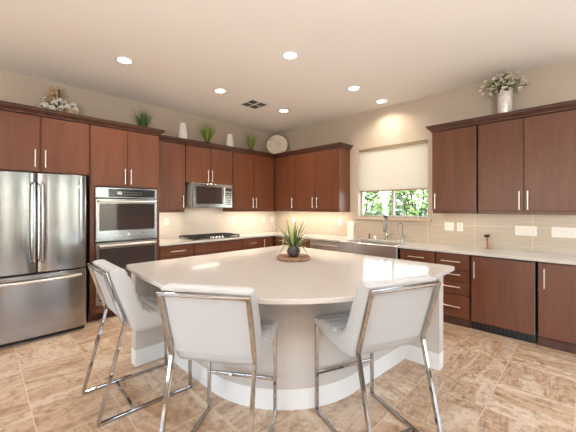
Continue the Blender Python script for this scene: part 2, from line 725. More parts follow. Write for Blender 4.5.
def handle_bm(axis, a, z0, z1, front, a2=None, r=.0065, out=.032):
    """bar pull: vertical at a from z0 to z1, or horizontal a..a2 at z0"""
    b = BM()
    P = (lambda s, o, z: (s, front - o, z)) if axis == 'A' else (lambda s, o, z: (front - o, s, z))
    if a2 is None:
        tube(b, [P(a, out, z0), P(a, out, z1)], r)
        for z in (z0 + .025, z1 - .025):
            tube(b, [P(a, out, z), P(a, -.001, z)], r * .8)
    else:
        tube(b, [P(a, out, z0), P(a2, out, z0)], r)
        s = 1 if a2 > a else -1
        for q in (a + s * .025, a2 - s * .025):
            tube(b, [P(q, out, z0), P(q, -.001, z0)], r * .8)
    return b


def front_panel(root, kind, axis, a0, a1, z0, z1, front, handle=None):
    g = .0025
    lo, hi = min(a0, a1) + g, max(a0, a1) - g
    d = obj(kind, slab(axis, lo, hi, z0 + g, z1 - g, front), 'wood', root, bevel=.003)
    if handle:
        if handle[0] == 'v':
            hb = handle_bm(axis, handle[1], handle[2], handle[3], front)
        else:
            hb = handle_bm(axis, handle[1], handle[3], None, front, a2=handle[2])
        obj('handle', hb, 'nickel', d, smooth=True, label='satin nickel bar handle')
    return d


def carcass(root, axis, a0, a1, z0, z1, depth, rail=0.):
    lo, hi = min(a0, a1) + .005, max(a0, a1) - .005
    b = BM()
    if axis == 'A':
        box(b, lo, -depth + .001, z0, hi, -.010 if z0 > 1 else -.010, z1)
        if rail:
            box(b, lo, -depth + .004, z0 - rail, hi, -depth + .024, z0)
            box(b, lo, -depth + .024, z0 - rail, lo + .018, -.012, z0)
            box(b, hi - .018, -depth + .024, z0 - rail, hi, -.012, z0)
    else:
        box(b, -depth + .001, lo, z0, -.010, hi, z1)
        if rail:
            box(b, -depth + .004, lo, z0 - rail, -depth + .024, hi, z0)
            box(b, -depth + .024, lo, z0 - rail, -.012, lo + .018, z0)
            box(b, -depth + .024, hi - .018, z0 - rail, -.012, hi, z0)
    return obj('carcass', b, 'wood', root)


DTALL, DUP, DBASE = .635, .346, .627
ZT = 2.441          # top of the door fronts
ZC = 2.445
RB, DB = 1.345, 1.383   # light rail bottom and door bottom


def upper(axis, a0, a1, z0, label, doors, group='upper cabinets', rail=.038, z1=ZC):
    c = (a0 + a1) / 2
    root = thing('upper_cabinet', label, 'cabinet', (c, 0, z0) if axis == 'A' else (0, c, z0), group)
    carcass(root, axis, a0, a1, z0, z1, DUP - DT, rail)
    for (p0, p1, h) in doors:
        front_panel(root, 'door', axis, p0, p1, z0 + .001, ZT, -DUP, h)
    return root


# left wall run
root = thing('refrigerator_cabinet', 'deep reddish brown wall cabinet with two doors above the refrigerator', 'cabinet', (-4.23, 0, 1.81))
carcass(root, 'A', -4.725, -3.745, 1.815, ZC, DTALL - DT)
front_panel(root, 'door', 'A', -4.72, -4.222, 1.818, ZT, -DTALL, ('v', -4.265, 1.87, 2.065))
front_panel(root, 'door', 'A', -4.212, -3.748, 1.818, ZT, -DTALL, ('v', -4.175, 1.87, 2.065))
root = tag(obj('refrigerator_end_panel', box(BM(), -4.76, -.70, 0, -4.73, -.01, ZC), 'wood'),
           'tall brown side panel on the far left of the refrigerator', 'panel')

root = thing('oven_cabinet', 'tall reddish brown cabinet holding the built-in double oven', 'cabinet', (-3.305, 0, 0))
b = BM()
box(b, -3.742, -DTALL + DT + .001, .09, -3.69, -.01, ZC)
box(b, -2.925, -DTALL + DT + .001, .09, -2.884, -.01, ZC)
box(b, -3.69, -DTALL + DT + .001, 1.69, -2.925, -.01, ZC)
box(b, -3.69, -DTALL + DT + .001, .09, -2.925, -.01, .19)
box(b, -3.69, -.03, .19, -2.925, -.01, 1.69)
obj('carcass', b, 'wood', root)
obj('toe_kick', box(BM(), -3.742, -.56, 0, -2.884, -.54, .09), 'toe', root)
for x0, x1 in ((-3.742, -3.688), (-2.927, -2.884)):
    obj('face_stile', box(BM(), x0, -DTALL, .195, x1, -DTALL + DT, 1.685), 'wood', root, bevel=.002)
front_panel(root, 'door', 'A', -3.735, -3.308, 1.695, ZT, -DTALL, ('v', -3.343, 1.73, 1.93))
front_panel(root, 'door', 'A', -3.306, -2.884, 1.695, ZT, -DTALL, ('v', -3.271, 1.73, 1.93))
front_panel(root, 'drawer', 'A', -3.735, -2.884, .095, .19, -DTALL)

upper('A', -2.88, -2.338, DB, 'single door wall cabinet between the tall oven cabinet and the microwave', [(-2.88, -2.34, ('v', -2.385, 1.42, 1.62))])
upper('A', -2.334, -1.410, 1.83, 'short two door wall cabinet directly above the microwave', [(-2.332, -1.872, ('v', -1.93, 1.86, 2.06)), (-1.870, -1.412, ('v', -1.852, 1.86, 2.06))], rail=0)
upper('A', -1.404, -.352, DB, 'two door wall cabinet right of the microwave, running into the room corner', [(-1.402, -.892, ('v', -.95, 1.412, 1.61)), (-.888, -.372, ('v', -.866, 1.412, 1.61))])
# right wall run
upper('B', -.918, -.010, DB, 'single door corner wall cabinet on the window wall', [(-.375, -.914, ('v', -.856, 1.412, 1.61))])
r_ = upper('B', -1.953, -.922, DB, 'two door wall cabinet just left of the sink window', [(-.924, -1.418, ('v', -1.376, 1.412, 1.61)), (-1.424, -1.95, ('v', -1.478, 1.412, 1.61))])
upper('B', -3.988, -3.457, DB, 'single door wall cabinet just right of the sink window', [(-3.459, -3.985, ('v', -3.505, 1.405, 1.61))])
upper('B', -4.905, -3.994, DB, 'two door wall cabinet at the right edge, under the vase of white flowers', [(-3.998, -4.446, ('v', -4.408, 1.400, 1.61)), (-4.45, -4.903, ('v', -4.484, 1.400, 1.61))])

# crown mouldings
CROWN = [(.0, 2.446), (.002, 2.446), (.010, 2.452), (.012, 2.462), (.030, 2.478), (.050, 2.498), (.052, 2.512), (.062, 2.514), (.062, 2.524), (.0, 2.524)]


def crown(label, path, top):
    b = BM()
    extrude_profile(b, CROWN, path)
    prism(b, top, 2.446, 2.505)
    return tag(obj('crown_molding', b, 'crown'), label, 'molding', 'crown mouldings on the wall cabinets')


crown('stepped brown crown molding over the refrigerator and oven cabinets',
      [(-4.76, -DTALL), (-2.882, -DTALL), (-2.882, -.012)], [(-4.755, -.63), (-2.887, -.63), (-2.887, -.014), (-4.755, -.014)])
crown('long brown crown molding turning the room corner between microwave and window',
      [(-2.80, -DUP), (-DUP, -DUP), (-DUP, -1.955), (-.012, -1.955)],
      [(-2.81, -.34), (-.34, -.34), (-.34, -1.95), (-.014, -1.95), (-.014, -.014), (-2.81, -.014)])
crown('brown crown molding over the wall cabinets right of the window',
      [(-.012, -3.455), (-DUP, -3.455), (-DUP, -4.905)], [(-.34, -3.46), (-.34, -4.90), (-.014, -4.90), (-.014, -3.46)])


def base(axis, a0, a1, label, fronts, name='base_cabinet', group='base cabinets'):
    c = (a0 + a1) / 2
    root = thing(name, label, 'cabinet', (c, 0, 0) if axis == 'A' else (0, c, 0), group)
    lo, hi = min(a0, a1) + .002, max(a0, a1) - .002
    top = .866
    b = BM()
    if axis == 'A':
        box(b, lo, -DBASE + DT + .001, .09, hi, -.012, top)
    else:
        box(b, -DBASE + DT + .001, lo, .09, -.012, hi, top)
    obj('carcass', b, 'carcass', root)
    b = BM()
    if axis == 'A':
        box(b, lo, -DBASE + .03, 0, hi, -DBASE + .05, .09)
    else:
        box(b, -DBASE + .012, lo, 0, -DBASE + .03, hi, .09)
    obj('toe_kick', b, 'toe', root)
    for f in fronts:
        front_panel(root, f[0], axis, f[1], f[2], f[3], f[4], -DBASE, f[5] if len(f) > 5 else None)
    return root


base('A', -2.88, -2.336, 'base cabinet left of the cooktop with a drawer over a door',
     [('drawer', -2.875, -2.339, .70, .857, ('h', -2.72, -2.49, .775)), ('door', -2.875, -2.339, .095, .696, ('v', -2.39, .48, .68))])
base('A', -2.332, -1.406, 'wide base cabinet under the gas cooktop with a plain top panel',
     [('drawer', -2.330, -1.409, .70, .857), ('drawer', -2.330, -1.409, .40, .696, ('h', -1.97, -1.77, .62)), ('drawer', -2.330, -1.409, .095, .396, ('h', -1.97, -1.77, .32))])
base('A', -1.402, -.946, 'narrow base cabinet right of the cooktop with a drawer over a door',
     [('drawer', -1.400, -.949, .70, .857, ('h', -1.26, -1.09, .775)), ('door', -1.400, -.949, .095, .696, ('v', -.99, .48, .68))])
base('A', -.942, -.65, 'corner base cabinet on the cooktop wall with a narrow door',
     [('door', -.940, -.655, .095, .857, ('v', -.905, .63, .83))])
base('B', -1.535, -.012, 'blind corner base cabinet left of the dishwasher',
     [('door', -.66, -.93, .095, .857, ('v', -.90, .63, .83)), ('drawer', -.935, -1.532, .70, .857, ('h', -1.12, -1.34, .775)), ('door', -.935, -1.532, .095, .696, ('v', -1.48, .48, .68))])

# stainless dishwasher
root = thing('dishwasher', 'stainless dishwasher under the counter left of the sink', 'dishwasher', (0, -1.86, 0))
obj('body', box(BM(), -.60, -2.17, .09, -.03, -1.545, .862), 'black', root)
d = obj('door', box(BM(), -.64, -2.168, .12, -.602, -1.547, .857), 'sink_steel', root, bevel=.006, label='brushed stainless dishwasher door')
obj('handle', tube(BM(), [(-.64, -1.60, .80), (-.675, -1.62, .80), (-.675, -2.09, .80), (-.64, -2.11, .80)], .011), 'nickel', d, smooth=True)
obj('toe_kick', box(BM(), -.60, -2.17, 0, -.58, -1.545, .088), 'black', root)

# sink base and apron sink
base('B', -3.128, -2.178, 'base cabinet under the stainless sink', [('door', -2.185, -2.652, .095, .60, ('v', -2.62, .38, .57)), ('door', -2.656, -3.122, .095, .60, ('v', -2.69, .38, .57))])
for o in list(C.objects):
    if o.name.startswith('carcass') and o.parent and o.parent.get('label') == 'base cabinet under the stainless sink':
        for v in o.data.vertices:
            if v.co.z > .5:
                v.co.z = .602
root = thing('sink', 'stainless apron front farmhouse sink under the window', 'sink', (-.35, -2.66, .61))
b = BM()
SX0, SX1, SY0, SY1 = -.651, -.152, -3.062, -2.254
t = .012
box(b, SX0, SY0, .63, SX1, SY1, .645)
box(b, SX0, SY0, .645, SX0 + .02, SY1, .868)
box(b, SX1 - t, SY0, .645, SX1, SY1, .868)
box(b, SX0 + .02, SY0, .645, SX1 - t, SY0 + t, .868)
box(b, SX0 + .02, SY1 - t, .645, SX1 - t, SY1, .868)
obj('basin', b, 'sink_steel', root)
obj('apron', box(BM(), -.674, -3.121, .615, -.6535, -2.187, .892), 'sink_steel', root, bevel=.008, seg=3, label='broad brushed steel front panel of the sink')
obj('drain', lathe(BM(), [(.045, .6455), (.045, .649), (.03, .649), (.028, .646)], (-.40, -2.66, 0), 20), 'chrome', root)

base('B', -3.593, -3.134, 'base cabinet between sink and drawer stack with a drawer over a door',
     [('drawer', -3.137, -3.590, .675, .857, ('h', -3.26, -3.47, .775)), ('door', -3.137, -3.590, .095, .671, ('v', -3.20, .45, .65))])
base('B', -3.982, -3.598, 'base cabinet with a stack of four drawers, left of the paneled door',
     [('drawer', -3.601, -3.975, .675, .857, ('h', -3.67, -3.885, .771)), ('drawer', -3.601, -3.975, .531, .671, ('h', -3.67, -3.885, .617)),
      ('drawer', -3.601, -3.975, .375, .527, ('h', -3.67, -3.885, .468)), ('drawer', -3.601, -3.975, .095, .371, ('h', -3.67, -3.885, .231))], name='drawer_cabinet')
# panelled under-counter appliance with black toe grille
root = thing('undercounter_refrigerator', 'panel fronted under-counter appliance with a black toe grille', 'appliance', (0, -4.28, 0))
obj('body', box(BM(), -.60, -4.575, .09, -.03, -3.99, .862), 'black', root)
d = obj('door', slab('B', -4.566, -3.996, .098, .852, -.636, .028), 'wood', root, bevel=.003)
obj('handle', handle_bm('B', -4.03, .606, .80, -.636), 'nickel', d, smooth=True, label='satin nickel bar handle')
obj('edge_trim', box(BM(), -.634, -4.573, .098, -.606, -4.567, .852), 'grey_metal', root, label='thin metal strip along the door edge')
b = BM()
box(b, -.60, -4.575, .0, -.58, -3.99, .09)
for i in range(14):
    y = -4.56 + i * .041
    box(b, -.606, y, .02, -.599, y + .02, .08)
obj('toe_grille', b, 'black', root, label='black slotted toe grille')
base('B', -5.2, -4.592, 'single door base cabinet at the right edge of the photo',
     [('door', -4.597, -5.197, .095, .857, ('v', -4.647, .60, .80))])

# ------------------------------------------------------------------ perimeter counter
b = BM()
prism(b, [(-2.88, -.0085), (-2.88, -.652), (-.652, -.652), (-.652, -2.184), (-.652, -2.25), (-.15, -2.25), (-.15, -3.065), (-.652, -3.065),
          (-.652, -3.124), (-.652, -5.2), (-.0085, -5.2), (-.0085, -.0085)], CT - .03, CT)
tag(obj('countertop', b, 'quartz', bevel=.003), 'white quartz countertop running along both walls around the sink', 'countertop')

# ------------------------------------------------------------------ refrigerator
root = thing('refrigerator', 'stainless french door refrigerator with a bottom freezer drawer', 'refrigerator', (-4.265, -.4, 0))
obj('body', box(BM(), -4.715, -.745, .03, -3.815, -.03, 1.775), 'black', root, bevel=.005)
obj('hinge_cover', box(BM(), -3.90, -.80, 1.776, -3.82, -.70, 1.795), 'black', root)


def bowed(x0, x1, z0, z1, yb, yf, bow=.010, n=10):
    """door leaf whose front bulges very slightly, with rounded vertical edges"""
    b = BM()
    poly = [(x0, yb)]
    for i in range(n + 1):
        q = i / n
        e = min(q, 1 - q) * (x1 - x0)
        r = .018
        ry = r - math.sqrt(max(0, r * r - max(0, r - e) ** 2)) if e < r else 0
        poly.append((x0 + q * (x1 - x0), yf - bow * (1 - (2 * q - 1) ** 2) + ry))
    poly.append((x1, yb))
    prism(b, poly, z0, z1)
    return b


for (x0, x1, hx) in ((-4.715, -4.2705, -4.292), (-4.2595, -3.815, -4.223)):
    d = obj('door', bowed(x0, x1, .735, 1.79, -.755, -.824), 'steel', root, bevel=.003, smooth=True)
    obj('handle', tube(BM(), [(hx, -.83, 1.685), (hx, -.872, 1.67), (hx, -.886, 1.55), (hx, -.89, 1.26), (hx, -.886, .98), (hx, -.872, .86), (hx, -.83, .845)], .013, 12),
        'steel', d, smooth=True, label='long vertical steel handle')
    if hx > -4.25:
        m_ = Matrix.Rotation(PI / 2, 4, 'X')
        obj('badge', lathe(BM(), [(.016, 0), (.016, .002), (.001, .003)], (-3.885, -.828, 1.665), 16, m_), 'nickel', d)
d = obj('freezer_drawer', bowed(-4.715, -3.815, .055, .715, -.755, -.824), 'steel', root, bevel=.003, smooth=True)
pts = []
for i in range(13):
    q = i / 12
    pts.append((-4.66 + q * .79, -.845 - .055 * math.sin(PI * min(1, max(0, q * 1.0))) ** .5 if 0 < q < 1 else -.83, .655))
obj('handle', tube(BM(), pts, .014, 12), 'nickel', d, smooth=True, label='bowed horizontal steel drawer handle')
b = BM()
box(b, -4.71, -.74, .0, -3.82, -.70, .045)
obj('toe_grille', b, 'black', root)

# ------------------------------------------------------------------ double oven
root = thing('double_oven', 'stainless built-in double wall oven with two glass doors', 'oven', (-3.306, -.4, .2))
OX0, OX1 = -3.685, -2.930
obj('body', box(BM(), -3.680, -.632, .20, -2.935, -.04, 1.66), 'black', root)
cp = obj('control_panel', box(BM(), OX0, -.655, 1.548, OX1, -.634, 1.678), 'steel_v', root, bevel=.003)
b = box(BM(), -3.54, -.658, 1.560, -2.955, -.6545, 1.662)
obj('display', b, 'display', cp)
b = BM()
for i in range(7):
    for j in range(2):
        box(b, -3.36 + i * .035, -.6595, 1.588 + j * .03, -3.345 + i * .035, -.658, 1.598 + j * .03)
box(b, -3.44, -.6595, 1.59, -3.38, -.658, 1.63)
obj('keypad', b, 'steel_v', cp)


def oven_door(z0, z1, g0, g1, hz, logo=False):
    d = obj('oven_door', box(BM(), OX0, -.668, z0, OX1, -.634, z1), 'steel_v', root, bevel=.004)
    obj('window', box(BM(), OX0 + .04, -.671, g0, OX1 - .035, -.6675, g1), 'black_glass', d, bevel=.001)
    b = tube(BM(), [(OX0 + .03, -.715, hz), (OX1 - .03, -.715, hz)], .013, 12)
    for x in (OX0 + .05, OX1 - .05):
        tube(b, [(x, -.715, hz), (x, -.667, hz)], .009)
    obj('handle', b, 'nickel', d, smooth=True)
    if logo:
        m_ = Matrix.Rotation(PI / 2, 4, 'X')
        obj('badge', lathe(BM(), [(.017, 0), (.017, .002), (.001, .003)], (-3.30, -.668, 1.07), 16, m_), 'nickel', d)


oven_door(.995, 1.535, 1.13, 1.475, 1.50, True)
oven_door(.33, .980, .64, .905, .945)
b = BM()
box(b, OX0, -.66, .20, OX1, -.634, .325)
obj('lower_trim', b, 'steel_v', root, bevel=.003)
for x in (-3.64, -3.56, -3.06, -2.98):
    obj('vent_slot', box(BM(), x, -.663, .25, x + .05, -.6595, .275), 'black', root)

# ------------------------------------------------------------------ microwave
root = thing('microwave', 'stainless over-the-range microwave above the gas cooktop', 'microwave', (-1.875, -.23, 1.42))
MX0, MX1, MZ0, MZ1 = -2.262, -1.500, 1.418, 1.824
b = box(BM(), MX0, -.425, MZ0 + .006, MX1, -.012, MZ1)
obj('body', b, 'satin_steel', root, bevel=.003)
d = obj('door', box(BM(), MX0 + .003, -.462, MZ0, -1.655, -.427, MZ1 - .004), 'steel_v', root, bevel=.004)
obj('window', box(BM(), MX0 + .055, -.465, MZ0 + .065, -1.715, -.4615, MZ1 - .055), 'black_glass', d)
b = tube(BM(), [(-1.685, -.49, MZ0 + .06), (-1.685, -.49, MZ1 - .05)], .009)
for z in (MZ0 + .08, MZ1 - .07):
    tube(b, [(-1.685, -.49, z), (-1.685, -.46, z)], .006)
obj('handle', b, 'nickel', d, smooth=True)
p = obj('control_panel', box(BM(), -1.651, -.462, MZ0, MX1, -.427, MZ1 - .004), 'steel_v', root, bevel=.004)
obj('display', box(BM(), -1.632, -.465, MZ0 + .29, -1.52, -.4615, MZ0 + .345), 'display', p)
b = BM()
for i in range(3):
    for j in range(6):
        box(b, -1.63 + i * .038, -.4645, MZ0 + .05 + j * .037, -1.602 + i * .038, -.4615, MZ0 + .074 + j * .037)
obj('keypad', b, 'display', p)
b = BM()
for i in range(16):
    box(b, MX0 + .05 + i * .042, -.42, MZ0 - .003, MX0 + .075 + i * .042, -.30, MZ0 + .005)
obj('vent_grille', b, 'black', root)
l = light('cooktop_lamp', 'AREA', (0, .02, -.012), 1.0, (1.0, .90, .80), shape='RECTANGLE', size=.5, size_y=.1)
l.parent = root

# ------------------------------------------------------------------ gas cooktop
root = thing('gas_cooktop', 'black grated gas cooktop set in the quartz counter', 'cooktop', (-1.87, -.34, CT))
obj('deck', box(BM(), -2.32, -.585, CT + .0005, -1.42, -.075, CT + .014), 'steel_v', root, bevel=.005)
for k in range(3):
    x0 = -2.305 + k * .295
    x1 = x0 + .285
    b = BM()
    z = CT + .042
    ys0, ys1 = -.565, -.09
    if k == 1:
        ys0 = -.47
    tube(b, [(x0, ys0, z), (x1, ys0, z), (x1, ys1, z), (x0, ys1, z)], .007, square=True, closed=True)
    for q in (.25, .5, .75):
        tube(b, [(x0 + (x1 - x0) * q, ys0, z), (x0 + (x1 - x0) * q, ys1, z)], .006, square=True)
    for q in (.3, .7):
        tube(b, [(x0, ys0 + (ys1 - ys0) * q, z), (x1, ys0 + (ys1 - ys0) * q, z)], .006, square=True)
    for x in (x0, x1):
        for y in (ys0, ys1):
            tube(b, [(x, y, z), (x, y, CT + .012)], .008, square=True)
    obj('grate', b, 'iron', root)
for (x, y, r) in ((-2.16, -.45, .04), (-2.16, -.2, .045), (-1.87, -.28, .06), (-1.57, -.45, .04), (-1.57, -.2, .045)):
    obj('burner', lathe(BM(), [(r, CT + .014), (r, CT + .02), (r * .8, CT + .028), (r * .75, CT + .03), (0, CT + .031)], (x, y, 0), 20), 'black', root, smooth=True)
for k in range(5):
    obj('knob', lathe(BM(), [(.02, CT + .014), (.018, CT + .04), (.0, CT + .041)], (-1.99 + k * .06, -.53, 0), 16), 'knob', root, smooth=True)

# ------------------------------------------------------------------ island
root = thing('kitchen_island', 'large kitchen island with a curved taupe base and white baseboard', 'island', (-2.7, -3.0, 0))
arc = []
cx_, cy_, R_ = -2.615, -2.875, .815
for i in range(25):
    a = math.radians(180 + 90 * i / 24)
    arc.append((cx_ + R_ * math.cos(a), cy_ + R_ * math.sin(a)))
poly = [(-1.765, -2.0), (-3.715, -2.0), (-3.715, -2.10), (-3.435, -2.10)] + arc + [(-1.865, -3.745), (-1.865, -4.045), (-1.765, -4.045)]
obj('base', prism(BM(), poly, 0, .866), 'island', root)
bbprof = [(0.0005, 0), (-.016, 0), (-.016, .115), (-.012, .122), (-.012, .132), (-.005, .142), (.0005, .145)]
path = list(poly)
obj('baseboard', extrude_profile(BM(), bbprof, path, closed=True), 'white_trim', root, label='white painted baseboard')
top = [(-1.69, -1.955), (-3.70, -1.955)]


def rnd(c, a0, a1, r, n=6):
    return [(c[0] + r * math.cos(math.radians(a0 + (a1 - a0) * i / n)), c[1] + r * math.sin(math.radians(a0 + (a1 - a0) * i / n))) for i in range(n + 1)]


top = rnd((-1.74, -2.005), 0, 90, .05) + rnd((-3.705, -2.01), 90, 178, .055)
top += [(-3.785, -2.22), (-3.815, -2.5)]
for i in range(33):
    a = math.radians(183 + 80 * i / 32)
    top.append((-2.558 + 1.27 * math.cos(a), -2.85 + 1.27 * math.sin(a)))
top += [(-2.45, -4.128), (-2.1, -4.135)] + rnd((-1.745, -4.075), 265, 360, .055)
obj('countertop', prism(BM(), top, .868, CT), 'quartz', root, bevel=.004, seg=3, label='white quartz top with a broad curved edge')
b = BM()
for (y0, y1) in ((-2.72, -2.05), (-3.42, -2.76)):
    box(b, -1.763, y0, .16, -1.745, y1, .85)
obj('door', b, 'wood', root, bevel=.003)


# ------------------------------------------------------------------ bar stools
def lerp_poly(P, t):
    """point at arc-length fraction t"""
    L = [0]
    for a, b_ in zip(P, P[1:]):
        L.append(L[-1] + math.dist(a, b_))
    s = t * L[-1]
    for i in range(len(P) - 1):
        if s <= L[i + 1] or i == len(P) - 2:
            q = (s - L[i]) / max(1e-9, L[i + 1] - L[i])
            return (P[i][0] + (P[i + 1][0] - P[i][0]) * q, P[i][1] + (P[i + 1][1] - P[i][1]) * q)


def smooth_poly(P, it=3):
    for _ in range(it):
        Q = [P[0]]
        for a, b_ in zip(P, P[1:]):
            Q.append((a[0] * .75 + b_[0] * .25, a[1] * .75 + b_[1] * .25))
            Q.append((a[0] * .25 + b_[0] * .75, a[1] * .25 + b_[1] * .75))
        Q.append(P[-1])
        P = Q
    return P


def make_stool():
    root = thing('bar_stool', 'x', 'bar stool', (0, 0, 0), 'white leather bar stools around the island')
    HW = .2375
    r = .0112
    front = smooth_poly([(-.545, 1.016), (-.485, 1.018), (-.438, .95), (-.395, .82), (-.345, .71), (-.28, .665), (-.16, .668), (-.04, .672), (.014, .660)])
    back = smooth_poly([(-.575, 1.000), (-.571, .965), (-.528, .835), (-.455, .645), (-.435, .58), (-.38, .538), (-.18, .550), (-.02, .585), (.024, .628)])
    NF = 96
    loop0 = []
    for i in range(NF + 1):
        t_ = i / NF
        p = lerp_poly(front, t_)
        q = lerp_poly(front, min(1, t_ + .004)); o = lerp_poly(front, max(0, t_ - .004))
        tx, tz = q[0] - o[0], q[1] - o[1]
        l = math.hypot(tx, tz)
        n_ = (-tz / l, tx / l)      # towards the sitter
        n_ = (n_[0] * -1, n_[1] * -1) if n_[1] < 0 and n_[0] < 0 else n_
        g = min(1.0, abs(math.sin(PI * t_ * 12)) * 1.8)
        loop0.append((p, n_, g))
    bk = [lerp_poly(back, 1 - i / 40) for i in range(41)]
    cxm = [((lerp_poly(front, t_)[0] + lerp_poly(back, t_)[0]) / 2, (lerp_poly(front, t_)[1] + lerp_poly(back, t_)[1]) / 2) for t_ in [i / NF for i in range(NF + 1)]]
    cbk = [((lerp_poly(front, 1 - i / 40)[0] + lerp_poly(back, 1 - i / 40)[0]) / 2, (lerp_poly(front, 1 - i / 40)[1] + lerp_poly(back, 1 - i / 40)[1]) / 2) for i in range(41)]
    b = BM()
    st = []
    for k in range(6):
        a = k / 5 * PI / 2
        st.append((-HW + .028 * (1 - math.sin(a)), .55 + .45 * math.sin(a), 0))
    ys = []
    NS = 5
    for k in range(NS + 1):
        a = k / NS * PI / 2
        ys.append((-HW - .012 + .032 * (1 - math.cos(a)), .45 + .55 * math.sin(a)))
    ys = ys + [(0, 1.0)] + [(-y, s) for y, s in reversed(ys)]
    rings = []
    for (y, s) in ys:
        ring = []
        dep = .014
        for (p, n_, g), c in zip(loop0, cxm):
            x = c[0] + (p[0] - c[0]) * s
            z = c[1] + (p[1] - c[1]) * s
            d = -dep * (1 - g) * min(1, s * s)
            ring.append(b.verts.new((x + n_[0] * d, y, z + n_[1] * d)))
        for p, c in zip(bk, cbk):
            ring.append(b.verts.new((c[0] + (p[0] - c[0]) * s, y, c[1] + (p[1] - c[1]) * s)))
        rings.append(ring)
    m = len(rings[0])
    for A, B_ in zip(rings, rings[1:]):
        for j in range(m):
            b.faces.new([A[j], A[(j + 1) % m], B_[(j + 1) % m], B_[j]])
    for ring in (rings[0], rings[-1]):
        for j in range(NF):       # close the flat side between front and back curve
            t_ = j / NF
            k0 = m - 1 - round(t_ * 40)
            k1 = m - 1 - round((j + 1) / NF * 40)
            vs = [ring[j], ring[j + 1], ring[k1]] + ([ring[k0]] if k0 != k1 else [])
            if len(set(vs)) >= 3:
                try:
                    b.faces.new(vs)
                except ValueError:
                    pass
    bmesh.ops.remove_doubles(b, verts=b.verts, dist=1e-5)
    obj('cushion', b, 'leather', root, smooth=True, label='channel tufted white leather seat and back')
    # smooth upholstered panel within the back frame
    b = BM()
    for z0, z1, xa, xb in ((.632, .974, -.470, -.581),):
        v = []
        for y in (-HW + .014, HW - .014):
            for (x, z) in ((xa, z0), (xa + .012, z0 - .004), (xb + .012, z1 - .004), (xb, z1)):
                v.append(b.verts.new((x, y, z)))
        for f in ((0, 1, 2, 3), (7, 6, 5, 4), (0, 4, 5, 1), (1, 5, 6, 2), (2, 6, 7, 3), (3, 7, 4, 0)):
            b.faces.new([v[i] for i in f])
    obj('back_panel', b, 'leather_back', root, bevel=.004, label='smooth white leather rear panel')
    K = (-.478, .615)
    T_ = (-.594, .984)
    fb = BM()
    tube(fb, [(K[0], -HW, K[1]), (T_[0], -HW, T_[1]), (T_[0], HW, T_[1]), (K[0], HW, K[1])], r, square=True)
    obj('back_frame', fb, 'chrome', root, bevel=.003)
    for s in (-1, 1):
        y = s * HW
        obj('leg', tube(BM(), [(0, y, .026), (0, y, .612)], r, square=True), 'chrome', root, bevel=.003)
        obj('leg', tube(BM(), [(-.632, y, .026), (K[0], y, K[1] + .004)], r, square=True), 'chrome', root, bevel=.003)
        obj('floor_runner', tube(BM(), [(-.640, y, .0135), (.0125, y, .0135)], r, square=True), 'chrome', root, bevel=.003)
    obj('seat_rail', tube(tube(BM(), [(-.38, -HW + .03, .592), (.0, -HW + .03, .606)], .01, square=True), [(-.38, HW - .03, .592), (.0, HW - .03, .606)], .01, square=True), 'chrome', root)
    obj('footrest', tube(BM(), [(0, -HW + .0125, .27), (0, HW - .0125, .27)], .011, square=True), 'chrome', root, bevel=.002)
    obj('crossbar', tube(BM(), [(-.41, -HW + .0125, .0135), (-.41, HW - .0125, .0135)], .010, square=True), 'chrome', root, bevel=.002)
    return root


stool = make_stool()
spots = [((-3.526, -2.741), -2, 1, 'white leather bar stool on the left, seen side-on at the island end by the refrigerator'),
         ((-3.292, -3.470), 34, 1, 'middle white leather bar stool with its back to the camera, at the island curve'),
         ((-2.593, -3.800), 67.5, 1, 'right-hand white leather bar stool, angled away on the right of the island curve')]
first = True
for (fx, fy), ang, s, lab in spots:
    o = stool if first else copy_tree(stool)
    first = False
    a = math.radians(ang)
    # (fx, fy) is the right front foot; root origin is the centre between the front feet
    o.location = (fx - math.sin(a) * .2375, fy + math.cos(a) * .2375, 0)
    o.rotation_euler = (0, 0, a)
    o['label'] = lab

# ------------------------------------------------------------------ window shade
root = thing('roller_shade', 'cream cellular shade pulled halfway down the sink window', 'window shade', (.04, -2.695, 2.4))
b = BM()
n_ = 46
z0, z1 = 1.712, 2.385
poly = []
for i in range(n_ + 1):
    z = z0 + (z1 - z0) * i / n_
    poly.append((.024 + (.0022 if i % 2 else 0), z))
vl = [[b.verts.new((x, y, z)) for x, z in poly] for y in (-3.268, -2.122)]
vb = [[b.verts.new((.060 - (.0022 if i % 2 else 0), y, z)) for i, (x, z) in enumerate(poly)] for y in (-3.268, -2.122)]
for V_ in (vl, vb):
    for i in range(n_):
        b.faces.new([V_[0][i], V_[1][i], V_[1][i + 1], V_[0][i + 1]])
obj('shade_fabric', b, 'shade', root)
obj('headrail', box(BM(), .005, -3.272, 2.385, .075, -2.118, 2.428), 'shade_rail', root, bevel=.004)
obj('bottom_rail', box(BM(), .012, -3.268, 1.690, .070, -2.122, 1.714), 'shade_rail', root, bevel=.004)
obj('cord', tube(BM(), [(.0, -2.135, 2.39), (.0, -2.135, 1.30)], .0015, 6), 'plastic', root)

